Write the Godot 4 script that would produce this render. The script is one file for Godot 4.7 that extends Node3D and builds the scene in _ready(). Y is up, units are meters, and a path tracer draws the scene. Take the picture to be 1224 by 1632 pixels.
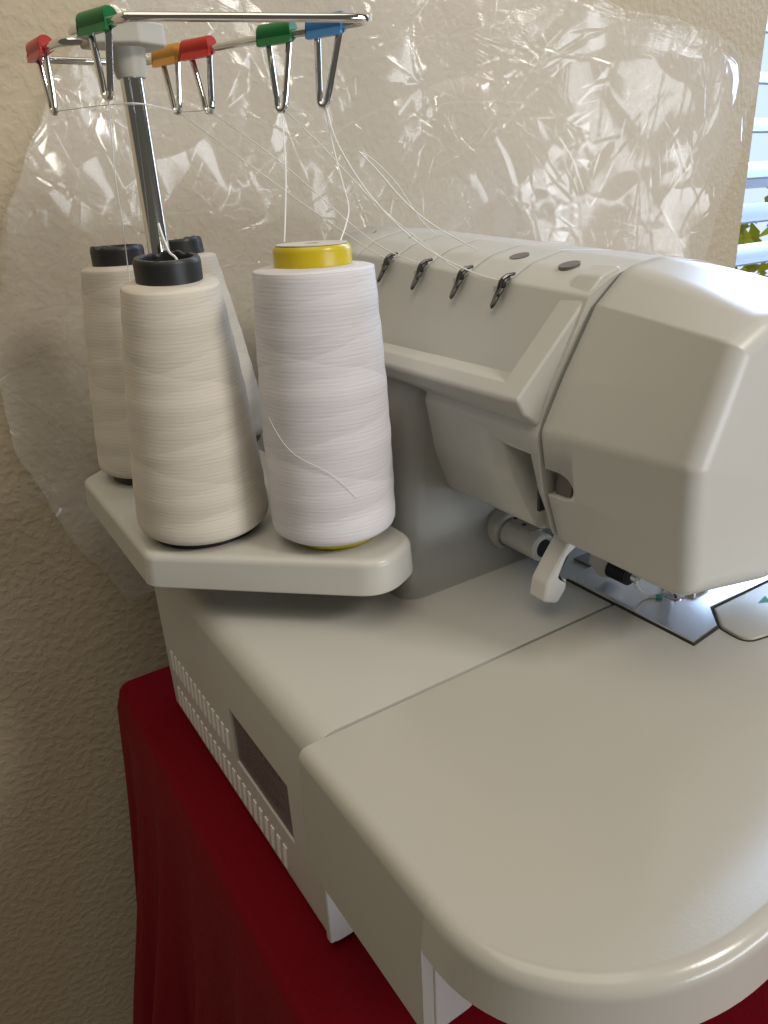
extends Node3D
# A coverstitch sewing machine with its thread cones on a red cloth, close up.
# Lengths are first written in units of the eye's height over the machine bed (y = 0 at the eye, -1 at the bed,
# -1.6 at the table top, +x towards the machine's front, +z towards its left end) and turned into metres by P().
const S := 0.188
const TOP := 0.74
const BED := -1.0
const CLOTH := -1.6
const WALL := -2.86

var M := {}

func P(x: float, y: float, z: float) -> Vector3:
	return Vector3(x * S, (y - CLOTH) * S + TOP, z * S)

# ------------------------------------------------------------------ mesh building
class Builder:
	var v := PackedVector3Array()
	var uv := PackedVector2Array()
	var t := PackedInt32Array()
	var closed := true
	func add(p: Vector3, u := Vector2.ZERO) -> int:
		v.append(p); uv.append(u)
		return v.size() - 1
	func tri(a: int, b: int, c: int) -> void:
		t.append(a); t.append(b); t.append(c)
	func quad(a: int, b: int, c: int, d: int) -> void:
		tri(a, b, c); tri(a, c, d)
	# rings of equal length joined one to the next
	func rings(rs: Array, wrap := true, caps := true, skip = null) -> void:
		var first := []
		var n: int = rs[0].size()
		var run := 0.0
		for k in rs.size():
			if k > 0: run += rs[k][0].distance_to(rs[k - 1][0])
			var base := v.size()
			for j in n: add(rs[k][j], Vector2(float(j) / n, run))
			first.append(base)
		for k in rs.size() - 1:
			for j in (n if wrap else n - 1):
				var j2 := (j + 1) % n
				if skip != null and skip.call((rs[k][j] + rs[k][j2] + rs[k + 1][j] + rs[k + 1][j2]) / 4.0): continue
				quad(first[k] + j, first[k] + j2, first[k + 1] + j2, first[k + 1] + j)
		if caps:
			cap(rs[0], true)
			cap(rs[-1], false)
	func cap(r: PackedVector3Array, flip: bool) -> void:
		var nrm := Vector3.ZERO
		for j in r.size(): nrm += r[j].cross(r[(j + 1) % r.size()])
		nrm = nrm.normalized()
		var ax := nrm.cross(Vector3.UP if absf(nrm.y) < 0.9 else Vector3.RIGHT).normalized()
		var ay := nrm.cross(ax)
		var flat := PackedVector2Array()
		for p in r: flat.append(Vector2(p.dot(ax), p.dot(ay)))
		var ids := Geometry2D.triangulate_polygon(flat)
		if ids.is_empty():
			var c := Vector3.ZERO
			for p in r: c += p / r.size()
			var ci := add(c)
			var b := v.size()
			for p in r: add(p)
			for j in r.size():
				if flip: tri(ci, b + (j + 1) % r.size(), b + j)
				else: tri(ci, b + j, b + (j + 1) % r.size())
			return
		var b2 := v.size()
		for p in r: add(p)
		var turn := 0.0
		for k in range(0, ids.size(), 3): turn += (r[ids[k + 1]] - r[ids[k]]).cross(r[ids[k + 2]] - r[ids[k]]).dot(nrm)
		for k in range(0, ids.size(), 3):
			var a := ids[k]; var bb := ids[k + 1]; var c2 := ids[k + 2]
			if (turn > 0.0) == flip: tri(b2 + a, b2 + c2, b2 + bb)
			else: tri(b2 + a, b2 + bb, b2 + c2)
	func box(a: Vector3, b: Vector3) -> void:
		var lo := Vector3(minf(a.x, b.x), minf(a.y, b.y), minf(a.z, b.z))
		var hi := Vector3(maxf(a.x, b.x), maxf(a.y, b.y), maxf(a.z, b.z))
		var r0 := PackedVector3Array([Vector3(lo.x, lo.y, lo.z), Vector3(hi.x, lo.y, lo.z), Vector3(hi.x, lo.y, hi.z), Vector3(lo.x, lo.y, hi.z)])
		var r1 := PackedVector3Array()
		for p in r0: r1.append(Vector3(p.x, hi.y, p.z))
		rings([r0, r1])
	func tube(pts: Array, r: float, sides := 8, loop := false) -> void:
		var rs := []
		var side := Vector3.ZERO
		var n := pts.size()
		for k in n:
			var a: Vector3 = pts[(k - 1 + n) % n] if loop else pts[maxi(k - 1, 0)]
			var b: Vector3 = pts[(k + 1) % n] if loop else pts[mini(k + 1, n - 1)]
			var d := (b - a).normalized()
			if side == Vector3.ZERO: side = d.cross(Vector3.UP if absf(d.y) < 0.9 else Vector3.RIGHT)
			side = (side - d * side.dot(d)).normalized()
			var up := d.cross(side)
			var ring := PackedVector3Array()
			for j in sides:
				var an := TAU * j / sides
				ring.append(pts[k] + (side * cos(an) + up * sin(an)) * r)
			rs.append(ring)
		if loop: rs.append(rs[0])
		rings(rs, true, not loop)
	# a profile of (radius, y) turned about a vertical axis through c
	func lathe(c: Vector3, prof: Array, seg := 48, caps := true) -> void:
		var n := prof.size()
		var b := v.size()
		for k in n:
			for j in seg + 1:
				var an := TAU * j / seg
				add(c + Vector3(cos(an) * prof[k].x, prof[k].y, sin(an) * prof[k].x), Vector2(float(j) / seg, float(k) / (n - 1)))
		for k in n - 1:
			for j in seg:
				quad(b + k * (seg + 1) + j, b + k * (seg + 1) + j + 1, b + (k + 1) * (seg + 1) + j + 1, b + (k + 1) * (seg + 1) + j)
	func mesh(origin: Vector3, crease := 40.0) -> ArrayMesh:
		if closed:
			var vol := 0.0
			for k in range(0, t.size(), 3):
				vol += (v[t[k]] - v[0]).dot((v[t[k + 1]] - v[0]).cross(v[t[k + 2]] - v[0]))
			if vol > 0.0:      # clockwise fronts
				for k in range(0, t.size(), 3):
					var s := t[k + 1]; t[k + 1] = t[k + 2]; t[k + 2] = s
		var nt := t.size() / 3
		var fn := PackedVector3Array()
		var at := {}
		for k in nt:
			var a := v[t[3 * k]]; var b := v[t[3 * k + 1]]; var c := v[t[3 * k + 2]]
			var n := -(b - a).cross(c - a)
			fn.append(n)
			for p in [a, b, c]:
				var key := Vector3i((p * 50000.0).round())
				if at.has(key): at[key].append(k)
				else: at[key] = [k]
		var cc := cos(deg_to_rad(crease))
		var ov := PackedVector3Array(); var on := PackedVector3Array(); var ou := PackedVector2Array()
		for k in nt:
			if fn[k].length_squared() < 1e-22: continue
			var mine := fn[k].normalized()
			for j in 3:
				var p := v[t[3 * k + j]]
				var sum := Vector3.ZERO
				for o in at[Vector3i((p * 50000.0).round())]:
					if fn[o].dot(mine) > cc * fn[o].length(): sum += fn[o]
				ov.append(p - origin); on.append(sum.normalized() if sum.length_squared() > 0.0 else mine); ou.append(uv[t[3 * k + j]])
		var arr := []
		arr.resize(Mesh.ARRAY_MAX)
		arr[Mesh.ARRAY_VERTEX] = ov; arr[Mesh.ARRAY_NORMAL] = on; arr[Mesh.ARRAY_TEX_UV] = ou
		var am := ArrayMesh.new()
		am.add_surface_from_arrays(Mesh.PRIMITIVE_TRIANGLES, arr)
		return am

# corners (x, y) with radii -> a polygon with arcs in place of the corners
func rpoly(pts: Array, seg := 6) -> PackedVector2Array:
	var out := PackedVector2Array()
	var n := pts.size()
	for k in n:
		var p := Vector2(pts[k][0], pts[k][1])
		var r: float = pts[k][2] if pts[k].size() > 2 else 0.0
		if r <= 0.0:
			out.append(p); continue
		var a := Vector2(pts[(k - 1 + n) % n][0], pts[(k - 1 + n) % n][1])
		var b := Vector2(pts[(k + 1) % n][0], pts[(k + 1) % n][1])
		var da := (a - p).normalized(); var db := (b - p).normalized()
		var half := acos(clampf(da.dot(db), -1, 1)) / 2.0
		var tl := minf(maxf(r / tan(half), 0.003), minf(p.distance_to(a), p.distance_to(b)) * 0.48)
		var p0 := p + da * tl; var p1 := p + db * tl
		for j in seg + 1:
			var f := float(j) / seg
			out.append(p0.lerp(p, f).lerp(p.lerp(p1, f), f))
	return out

func inset(poly: PackedVector2Array, d: float) -> PackedVector2Array:
	var out := PackedVector2Array()
	var n := poly.size()
	var area := 0.0
	for k in n: area += poly[k].cross(poly[(k + 1) % n])
	var sgn := 1.0 if area > 0.0 else -1.0
	for k in n:
		var a := (poly[k] - poly[(k - 1 + n) % n]).normalized()
		var b := (poly[(k + 1) % n] - poly[k]).normalized()
		if a == Vector2.ZERO: a = b
		if b == Vector2.ZERO: b = a
		var na := Vector2(-a.y, a.x) * sgn; var nb := Vector2(-b.y, b.x) * sgn
		var m := (na + nb).normalized()
		out.append(poly[k] + m * d / maxf(0.5, m.dot(na)))
	return out

# the same for corner lists: the corners move in and their radii shrink, so that nothing folds over
func shrink(ctrl: Array, d: float) -> Array:
	if d == 0.0: return ctrl
	var flat := PackedVector2Array()
	for c in ctrl: flat.append(Vector2(c[0], c[1]))
	var n := flat.size()
	var area := 0.0
	for k in n: area += flat[k].cross(flat[(k + 1) % n])
	var sgn := 1.0 if area > 0.0 else -1.0
	var out := []
	for k in n:
		var a := (flat[k] - flat[(k - 1 + n) % n]).normalized()
		var b := (flat[(k + 1) % n] - flat[k]).normalized()
		var na := Vector2(-a.y, a.x) * sgn; var nb := Vector2(-b.y, b.x) * sgn
		var m := (na + nb).normalized()
		var q := flat[k] + m * d / maxf(0.35, m.dot(na))
		var r: float = ctrl[k][2] if ctrl[k].size() > 2 else 0.0
		if r > 0.0: r = maxf(r - d if a.cross(b) * sgn > 0.0 else r + d, 0.001)
		out.append([q.x, q.y, r])
	return out

func plan(poly: PackedVector2Array, y: float) -> PackedVector3Array:      # (x, z) outline at a height
	var r := PackedVector3Array()
	for p in poly: r.append(P(p.x, y, p.y))
	return r

func section(poly: PackedVector2Array, z: float) -> PackedVector3Array:   # (x, y) outline at a depth
	var r := PackedVector3Array()
	for p in poly: r.append(P(p.x, p.y, z))
	return r

# an upright slab over a plan outline with its upper (and lower) rim rounded
func slab(b: Builder, ctrl: Array, y0: float, y1: float, rt: float, rb := 0.0, skip = null, steps := 6, draft := 0.0, seg := 5) -> void:
	var rs := []
	var low := shrink(ctrl, draft)
	if rb > 0.0:
		for k in 4:
			var an := PI / 2 * k / 4.0
			rs.append(plan(rpoly(shrink(low, rb * (1.0 - sin(an))), seg), y0 + rb * (1.0 - cos(an))))
	rs.append(plan(rpoly(low, seg), y0 + rb))
	rs.append(plan(rpoly(ctrl, seg), y1 - rt))
	if rt > 0.0:
		for k in range(1, steps + 1):
			var an := PI / 2 * k / steps
			rs.append(plan(rpoly(shrink(ctrl, rt * (1.0 - cos(an))), seg), y1 - rt + rt * sin(an)))
	b.rings(rs, true, true, skip)

func numbered(called: String, parent: Node) -> String:
	if not parent.has_node(NodePath(called)): return called
	var k := 1
	while parent.has_node(NodePath("%s_%03d" % [called, k])): k += 1
	return "%s_%03d" % [called, k]

func part(called: String, b: Builder, m: Material, parent: Node3D, crease := 40.0) -> MeshInstance3D:
	var o := MeshInstance3D.new()
	o.name = numbered(called, parent)
	var org := Vector3.ZERO
	var q: Node = parent
	while q is Node3D and q != self:
		org += q.position; q = q.get_parent()
	o.mesh = b.mesh(org, crease)
	o.material_override = m
	parent.add_child(o, true)
	return o

func thing(called: String, label: String, category: String, at := Vector3.ZERO, group := "") -> Node3D:
	var o := Node3D.new()
	o.name = numbered(called, self)
	o.position = at
	add_child(o, true)
	tag(o, label, category, group)
	return o

func tag(o: Node3D, label: String, category: String, group := "", kind := "") -> Node3D:
	if label: o.set_meta("label", label)
	if category: o.set_meta("category", category)
	if group: o.set_meta("group", group)
	if kind: o.set_meta("kind", kind)
	return o

func spline(pts: Array, per := 10) -> Array:
	var out := []
	var n := pts.size()
	for k in n - 1:
		var a: Vector3 = pts[maxi(k - 1, 0)]; var b: Vector3 = pts[k]; var c: Vector3 = pts[k + 1]; var d: Vector3 = pts[mini(k + 2, n - 1)]
		for j in per: out.append(b.cubic_interpolate(c, a, d, float(j) / per))
	out.append(pts[-1])
	return out

# ------------------------------------------------------------------ materials
func std(color: Color, rough: float, metal := 0.0) -> StandardMaterial3D:
	var m := StandardMaterial3D.new()
	m.albedo_color = color; m.roughness = rough; m.metallic = metal
	return m

func lin(r: float, g: float, b: float, a := 1.0) -> Color:
	var c := Color(r, g, b).linear_to_srgb()
	c.a = a
	return c

func noise(kind: int, freq: float, sd: int, oct := 3) -> FastNoiseLite:
	var n := FastNoiseLite.new()
	n.noise_type = kind; n.frequency = freq; n.seed = sd; n.fractal_octaves = oct
	return n

func noise_tex(n: FastNoiseLite, size := 512, ramp: Gradient = null) -> NoiseTexture2D:
	var t := NoiseTexture2D.new()
	t.width = size; t.height = size; t.seamless = true; t.noise = n
	if ramp: t.color_ramp = ramp
	return t

func grad(stops: Array) -> Gradient:
	var g := Gradient.new()
	var o := PackedFloat32Array(); var c := PackedColorArray()
	for s in stops: o.append(s[0]); c.append(s[1])
	g.offsets = o; g.colors = c
	return g

func plastic(r: float, g: float, b: float, rough: float) -> StandardMaterial3D:
	var m := std(lin(r, g, b), rough)
	m.heightmap_enabled = true
	m.heightmap_texture = M.grain
	m.heightmap_scale = 0.0012
	m.uv1_triplanar = true; m.uv1_world_triplanar = true
	m.uv1_scale = Vector3.ONE * 22.0
	return m

func winding_image() -> Image:
	var w := 512; var h := 512
	var im := Image.create(w, h, false, Image.FORMAT_RGB8)
	var n1 := noise(FastNoiseLite.TYPE_SIMPLEX, 1.0, 5, 3)
	for y in h:
		var fv := float(y) / h
		for x in w:
			var fu := float(x) / w
			var cx := cos(TAU * fu); var sx := sin(TAU * fu)
			var low := n1.get_noise_3d(cx * 0.8, sx * 0.8, fv * 3.0)
			var a := sin(TAU * (92.0 * fv + 2.0 * fu) + low * 1.2)
			var c := sin(TAU * (71.0 * fv - 3.0 * fu) + low * 1.5)
			var d := n1.get_noise_3d(cx * 2.0, sx * 2.0, fv * 130.0 + 4.0 * fu)
			# overlapping passes of the winding: slanting bands with a step at one edge
			var s1 := fposmod(4.0 * fv + fu + 0.05 * low, 1.0)
			var s2 := fposmod(3.0 * fv - fu + 0.4 + 0.05 * low, 1.0)
			var s3 := fposmod(9.0 * fv + 2.0 * fu + 0.1 * low, 1.0)
			var e := sin(TAU * (128.0 * fv - 4.0 * fu) + low * 2.0)
			var val := 0.5 + 0.08 * a + 0.07 * c + 0.06 * e + 0.07 * d + 0.24 * (s1 - 0.5) + 0.24 * (s2 - 0.5) + 0.14 * (s3 - 0.5)
			val = clampf(val, 0.0, 1.0)
			im.set_pixel(x, y, Color(val, val, val))
	return im

# fine creases of the plastic film, drawn as a height map
func crease_image() -> Image:
	var w := 2048; var h := 1568
	var hm := PackedFloat32Array()
	hm.resize(w * h)
	hm.fill(0.5)
	var rng := RandomNumberGenerator.new(); rng.seed = 99
	for c in 560:
		var x := rng.randf() * w; var y := rng.randf() * h
		var side := x / w
		var dir: float
		if side < 0.3: dir = PI / 2 + rng.randfn(0.0, 0.35)
		elif side < 0.75: dir = rng.randfn(-0.75 if rng.randf() < 0.6 else 0.5, 0.4)
		else: dir = PI / 2 + rng.randfn(0.0, 0.25)
		var length := rng.randf_range(30, 110) if rng.randf() < 0.3 else rng.randf_range(140, 620)
		var wide := rng.randf_range(1.5, 3.6)
		var high := wide / 3.6 * rng.randf_range(0.2, 0.85) * (1.0 if rng.randf() < 0.5 else -1.0)
		var turn := rng.randfn(0.0, 0.0012)
		var here := {}
		var n := int(length)
		var ri := int(ceil(wide * 1.5))
		for k in n:
			x += cos(dir); y += sin(dir)
			dir += turn + rng.randfn(0.0, 0.006)
			if rng.randf() < 0.006: dir += rng.randfn(0.0, 0.5)
			var fade := minf(1.0, 3.0 * sin(PI * (k + 0.5) / n)) * high
			for jj in range(int(y) - ri, int(y) + ri + 1):
				if jj < 0 or jj >= h: continue
				for ii in range(int(x) - ri, int(x) + ri + 1):
					if ii < 0 or ii >= w: continue
					var q := fade * maxf(0.0, 1.0 - Vector2(ii - x, jj - y).length() / (wide * 1.5))
					var key := jj * w + ii
					if absf(q) > absf(here.get(key, 0.0)): here[key] = q
		for key in here: hm[key] += here[key]
	var bytes := PackedByteArray()
	bytes.resize(w * h)
	for k in w * h: bytes[k] = int(clampf(hm[k], 0.0, 1.0) * 255.0)
	return Image.create_from_data(w, h, false, Image.FORMAT_L8, bytes)

func make_materials() -> void:
	M.grain = noise_tex(noise(FastNoiseLite.TYPE_SIMPLEX, 0.09, 3, 2), 256)
	M.body = plastic(0.56, 0.56, 0.53, 0.34)
	M.slot_light_tone = std(lin(0.86, 0.87, 0.85), 0.5)  # paler than the body: light on the slot walls put into the colour
	M.bed = plastic(0.49, 0.48, 0.44, 0.20)
	M.tray = plastic(0.52, 0.515, 0.475, 0.32)
	M.white_plastic = std(lin(0.72, 0.71, 0.68), 0.3)
	M.grey_plastic = std(lin(0.48, 0.465, 0.40), 0.45)
	M.slot_back = std(lin(0.30, 0.29, 0.27), 0.6)
	M.dark_plastic_and_shade = std(lin(0.16, 0.15, 0.135), 0.5)
	M.black = std(lin(0.018, 0.019, 0.02), 0.42)
	M.gap = std(lin(0.03, 0.028, 0.025), 0.7)
	M.chrome = std(lin(0.78, 0.77, 0.76), 0.07, 1.0)
	M.wire = std(lin(0.10, 0.098, 0.095), 0.33, 0.8)
	M.steel = std(lin(0.80, 0.81, 0.84), 0.2, 1.0)
	M.darksteel = std(lin(0.30, 0.30, 0.31), 0.3, 1.0)
	M.red_clip = std(lin(0.50, 0.028, 0.02), 0.32)
	M.green_clip = std(lin(0.012, 0.16, 0.042), 0.32)
	M.blue_clip = std(lin(0.05, 0.21, 0.48), 0.3)
	M.yellow_clip = std(lin(0.62, 0.30, 0.045), 0.32)
	M.yellow_core = std(lin(0.62, 0.47, 0.02), 0.3)
	M.yellow_core.subsurf_scatter_enabled = true
	M.yellow_core.subsurf_scatter_strength = 0.25
	M.paper = std(lin(0.62, 0.58, 0.50), 0.7)
	M.teal = std(lin(0.12, 0.40, 0.36), 0.8)
	var wi := winding_image()
	var wind := ImageTexture.create_from_image(wi)
	var tint: Image = wi.duplicate()
	for y in tint.get_height():
		for x in tint.get_width():
			var g := 0.86 + 0.19 * wi.get_pixel(x, y).r
			tint.set_pixel(x, y, Color(minf(g, 1.0), minf(g, 1.0) - 0.004, minf(g, 1.0) - 0.012))
	var wind_tint := ImageTexture.create_from_image(tint)
	for d in [["thread_white", 0.76, 0.75, 0.80], ["thread_cream", 0.68, 0.635, 0.555]]:
		var m := std(lin(d[1], d[2], d[3]), 0.75)
		m.heightmap_enabled = true; m.heightmap_texture = wind; m.heightmap_scale = 0.010
		m.albedo_texture = wind_tint
		m.rim_enabled = true; m.rim = 0.35; m.rim_tint = 0.5
		m.uv1_scale = Vector3(1, 1, 1)
		M[d[0]] = m
	M.strand = std(lin(0.86, 0.85, 0.83), 0.7)
	# painted wall with an orange-peel skin
	var w := std(lin(0.51, 0.44, 0.315), 0.75)
	w.heightmap_enabled = true
	w.heightmap_texture = noise_tex(noise(FastNoiseLite.TYPE_SIMPLEX_SMOOTH, 0.026, 21, 3), 1024, grad([[0.0, Color(0, 0, 0)], [0.35, Color(0.08, 0.08, 0.08)], [0.5, Color(0.3, 0.3, 0.3)], [0.68, Color(0.8, 0.8, 0.8)], [1.0, Color(1, 1, 1)]]))
	w.heightmap_scale = 0.038
	w.uv1_triplanar = true; w.uv1_world_triplanar = true; w.uv1_scale = Vector3.ONE * 4.2
	M.wall = w
	var cl := std(lin(0.15, 0.004, 0.010), 0.5)
	cl.metallic_specular = 0.15
	cl.rim_enabled = true; cl.rim = 0.4; cl.rim_tint = 1.0
	cl.heightmap_enabled = true; cl.heightmap_texture = M.grain; cl.heightmap_scale = 0.012
	cl.uv1_triplanar = true; cl.uv1_world_triplanar = true; cl.uv1_scale = Vector3.ONE * 14.0
	M.cloth = cl
	var f := std(Color(1, 1, 1, 0.12), 0.12)
	f.transparency = BaseMaterial3D.TRANSPARENCY_ALPHA
	f.cull_mode = BaseMaterial3D.CULL_DISABLED
	f.heightmap_enabled = true; f.heightmap_texture = ImageTexture.create_from_image(crease_image()); f.heightmap_scale = 0.085; f.metallic_specular = 0.42
	M.film = f
	M.wood = std(lin(0.2, 0.12, 0.07), 0.6)
	M.floor = std(lin(0.22, 0.18, 0.14), 0.9)
	M.slat = std(lin(0.36, 0.44, 0.60), 0.4)  # white slats, with the blue of skylight put into their colour
	M.frame = std(lin(0.7, 0.7, 0.7), 0.4)
	var lf := std(lin(0.30, 0.36, 0.06), 0.6)
	lf.backlight_enabled = true; lf.backlight = Color(1.0, 0.95, 0.25)
	M.leaf = lf
	var sk := std(Color(0.7, 0.8, 1.0), 1.0)
	sk.emission_enabled = true; sk.emission = Color(0.80, 0.88, 1.0); sk.emission_energy_multiplier = 1.1
	M.sky = sk
	# the rating plate: rows of fine dark print, too small to read
	var im := Image.create(256, 128, false, Image.FORMAT_RGB8)
	im.fill(lin(0.125, 0.10, 0.115))
	var rng := RandomNumberGenerator.new(); rng.seed = 4
	for row in 9:
		var x := 14
		while x < 225 - (row % 3) * 35:
			var len := rng.randi_range(5, 20)
			im.fill_rect(Rect2i(x, 12 + row * 12, len, 4 if row else 7), lin(0.028, 0.02, 0.024))
			x += len + rng.randi_range(3, 7)
	var lb := std(Color.WHITE, 0.4)
	lb.albedo_texture = ImageTexture.create_from_image(im)
	M.label = lb

# ------------------------------------------------------------------ scene
func _ready() -> void:
	set_camera_and_light()
	make_materials()
	room()
	table_and_cloth()
	machine()
	cones()
	cover()
	threads()

func area(called: String, at: Vector3, to: Vector3, size: Vector2, color: Color, energy: float) -> void:
	var l := AreaLight3D.new()
	l.name = called
	l.area_size = size
	l.light_color = color
	l.light_energy = energy
	l.shadow_enabled = true
	l.set("area_range", 8.0)
	add_child(l)
	l.look_at_from_position(at, to, Vector3.UP if absf((to - at).normalized().y) < 0.95 else Vector3.RIGHT)

func set_camera_and_light() -> void:
	var c := Camera3D.new()
	c.name = "camera"
	c.position = P(0, 0, 0)
	c.rotation = Vector3(-0.407124, -0.555372, -0.054396)
	c.fov = 68.875
	c.near = 0.01; c.far = 60.0
	add_child(c)
	c.current = true
	var e := Environment.new()
	e.background_mode = Environment.BG_COLOR
	e.background_color = Color(0.78, 0.76, 0.70)
	e.background_energy_multiplier = 0.15
	e.tonemap_mode = Environment.TONE_MAPPER_LINEAR
	e.tonemap_exposure = 1.0
	e.sdfgi_enabled = true; e.ssao_enabled = true; e.ssil_enabled = true
	var we := WorldEnvironment.new()
	we.name = "environment"; we.environment = e
	add_child(we)
	# the window in the far wall at the right, the brighter half of the room, and the ceiling over it
	area("window_light", P(5.95, 1.6, WALL + 0.10), P(4.0, -0.2, 1.8), Vector2(0.54, 0.95), Color(0.74, 0.85, 1.0), 1.6)
	area("room_light", P(5.0, -1.5, 8.5), P(1.0, -0.8, -1.5), Vector2(1.2, 0.3), Color(0.95, 0.97, 1.0), 1.3)
	area("high_light", P(4.5, 5.5, 6.5), P(1.0, -0.6, -1.5), Vector2(0.4, 0.4), Color(1.0, 0.97, 0.93), 1.75)
	area("ceiling_light", P(-1.3, 6.6, 1.2), P(0.6, -1.0, -1.4), Vector2(1.3, 1.3), Color(1.0, 0.95, 0.87), 1.0)

func room() -> void:
	var b := Builder.new()
	b.box(P(-5, -5.536, WALL), P(4.40, 7.0, WALL - 0.5))
	b.box(P(4.40, -5.536, WALL), P(7.6, -1.1, WALL - 0.5))
	b.box(P(4.40, 4.6, WALL), P(7.6, 7.0, WALL - 0.5))
	b.box(P(7.6, -5.536, WALL), P(9.0, 7.0, WALL - 0.5))
	tag(part("wall", b, M.wall, self, 30.0), "beige wall with an orange peel texture behind the sewing machine", "wall", "", "structure")
	b = Builder.new()
	b.box(P(-5, -5.536, WALL), P(9, -5.65, 6))
	tag(part("floor", b, M.floor, self, 30.0), "brown floor below the table", "floor", "", "structure")
	# window with slats, daylight and a shrub outside
	var t := thing("window", "bright window with white blind slats at the right edge of the beige wall", "window", P(4.40, -1.1, WALL))
	b = Builder.new()
	b.box(P(4.402, -1.098, WALL - 0.32), P(4.46, 4.598, WALL - 0.40))
	b.box(P(7.54, -1.098, WALL - 0.32), P(7.598, 4.598, WALL - 0.40))
	b.box(P(4.46, -1.098, WALL - 0.32), P(7.54, -1.04, WALL - 0.40))
	b.box(P(4.46, 4.54, WALL - 0.32), P(7.54, 4.598, WALL - 0.40))
	b.box(P(4.46, -0.115, WALL - 0.33), P(7.54, -0.045, WALL - 0.39))
	part("frame", b, M.frame, t, 30.0)
	var y := -1.0
	while y < 4.5:
		b = Builder.new()
		var prof := PackedVector2Array()
		for k in 7: prof.append(Vector2(-0.12 + 0.04 * k, 0.012 * sin(PI * k / 6.0)))
		for k in 7: prof.append(Vector2(0.12 - 0.04 * k, 0.012 * sin(PI * (6 - k) / 6.0) - 0.012))
		var rs := []
		for x in [4.43, 4.445, 7.56, 7.575]:
			var sh: float = 0.7 if x == 4.43 or x == 7.575 else 1.0
			var r := PackedVector3Array()
			for q in prof:
				var d := Vector2(q.x * sh, q.y).rotated(-0.38)
				r.append(P(x, y + d.y, WALL - 0.17 + d.x))
			rs.append(r)
		b.rings(rs)
		part("slat", b, M.slat, t)
		y += 0.25
	b = Builder.new()
	b.box(P(2.0, -4, WALL - 9.0), P(22.0, 9, WALL - 9.1))
	tag(part("sky", b, M.sky, self, 30.0), "", "", "", "structure")
	# shrub outside the glass
	var rng := RandomNumberGenerator.new(); rng.seed = 77
	t = thing("shrub", "sunlit green shrub outside the window behind the slats", "shrub", P(7.2, -5.5, WALL - 3.0))
	b = Builder.new()
	b.closed = false
	for k in 1600:
		var c := P(7.2 + rng.randfn(0, 1.5), -1.6 + rng.randfn(0, 0.75), WALL - 3.0 + rng.randfn(0, 0.5))
		var ax := Vector3(rng.randfn(), rng.randfn(), rng.randfn()).normalized()
		var ay := ax.cross(Vector3(rng.randfn(), rng.randfn(), rng.randfn())).normalized()
		var s := rng.randf_range(0.018, 0.035)
		var i := b.add(c - ax * s); b.add(c + ay * s * 0.4); b.add(c + ax * s); b.add(c - ay * s * 0.4)
		b.quad(i, i + 1, i + 2, i + 3)
	tag(part("foliage", b, M.leaf, t, 10.0), "", "", "", "stuff")
	b = Builder.new()
	for k in 7:
		b.tube([P(7.2, -5.5, WALL - 3.0), P(7.2 + (k - 3) * 0.2, -3.6, WALL - 3.0), P(7.2 + (k - 3) * 0.5, -1.4, WALL - 3.0)], 0.006, 6)
	part("stem", b, M.wood, t)

func table_and_cloth() -> void:
	var t := thing("table", "small wooden table hidden under the red cloth", "table", P(1.8, -5.53, -1.0))
	var b := Builder.new()
	b.box(P(0.36, -1.615, -2.45), P(3.6, -1.78, 0.55))
	part("table_top", b, M.wood, t, 30.0)
	for q in [[0.45, -2.36], [3.5, -2.36], [0.45, 0.45], [3.5, 0.45]]:
		b = Builder.new()
		b.box(P(q[0] - 0.06, -1.782, q[1] - 0.06), P(q[0] + 0.06, -5.53, q[1] + 0.06))
		part("leg", b, M.wood, t, 30.0)
	# the cloth: flat top, rounded brink, then folds that hang down and flare
	b = Builder.new()
	b.closed = false
	var outline := rpoly([[0.335, 0.6, 0.10], [0.335, -2.475, 0.07], [3.65, -2.475, 0.07], [3.65, 0.6, 0.10]], 6)
	var dense := PackedVector2Array()
	for k in outline.size():
		var a := outline[k]; var c := outline[(k + 1) % outline.size()]
		var n := maxi(1, int(a.distance_to(c) / 0.02))
		for j in n: dense.append(a.lerp(c, float(j) / n))
	var nz := noise(FastNoiseLite.TYPE_SIMPLEX, 1.0, 12, 2)
	var rs := []
	for k in 5:
		rs.append(plan(inset(dense, 0.028 * (1.0 - sin(PI / 2 * k / 4.0))), CLOTH - 0.002 - 0.028 * (1.0 - cos(PI / 2 * k / 4.0))))
	for k in range(1, 46):
		var d := k * 0.05
		var amp := 0.10 * smoothstep(0.0, 1.8, d) + 0.006 * smoothstep(0.0, 0.2, d)
		var r := PackedVector3Array()
		var ins := inset(dense, 1.0)
		for j in dense.size():
			var o := dense[j] - ins[j]
			o = o.normalized()
			var q := dense[j]
			var wv := nz.get_noise_2d(q.x * 2.4 + 3.0, q.y * 2.4 + 0.06 * d) * 1.4 + 0.35 * nz.get_noise_2d(q.x * 5.0, q.y * 5.0)
			q += o * (0.012 + amp * (0.5 + wv) + 0.075 * d)
			r.append(P(q.x, CLOTH - 0.03 - d, maxf(q.y, WALL + 0.03)))
		rs.append(r)
	b.rings(rs, true, false)
	# the top as a grid with slight rumples
	b.cap(rs[0], false)
	tag(part("tablecloth", b, M.cloth, self, 60.0), "dark red tablecloth draped over the table under the sewing machine", "tablecloth")

# ------------------------------------------------------------------ the sewing machine
func machine() -> void:
	var t := thing("sewing_machine", "off white coverstitch sewing machine with thread stand and wide rounded extension table", "sewing machine", P(1.2, CLOTH, -1.4))
	base(t)
	extension(t)
	needle_area(t)
	column_and_arm(t)
	head(t)
	lifter(t)
	stand(t)

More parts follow.
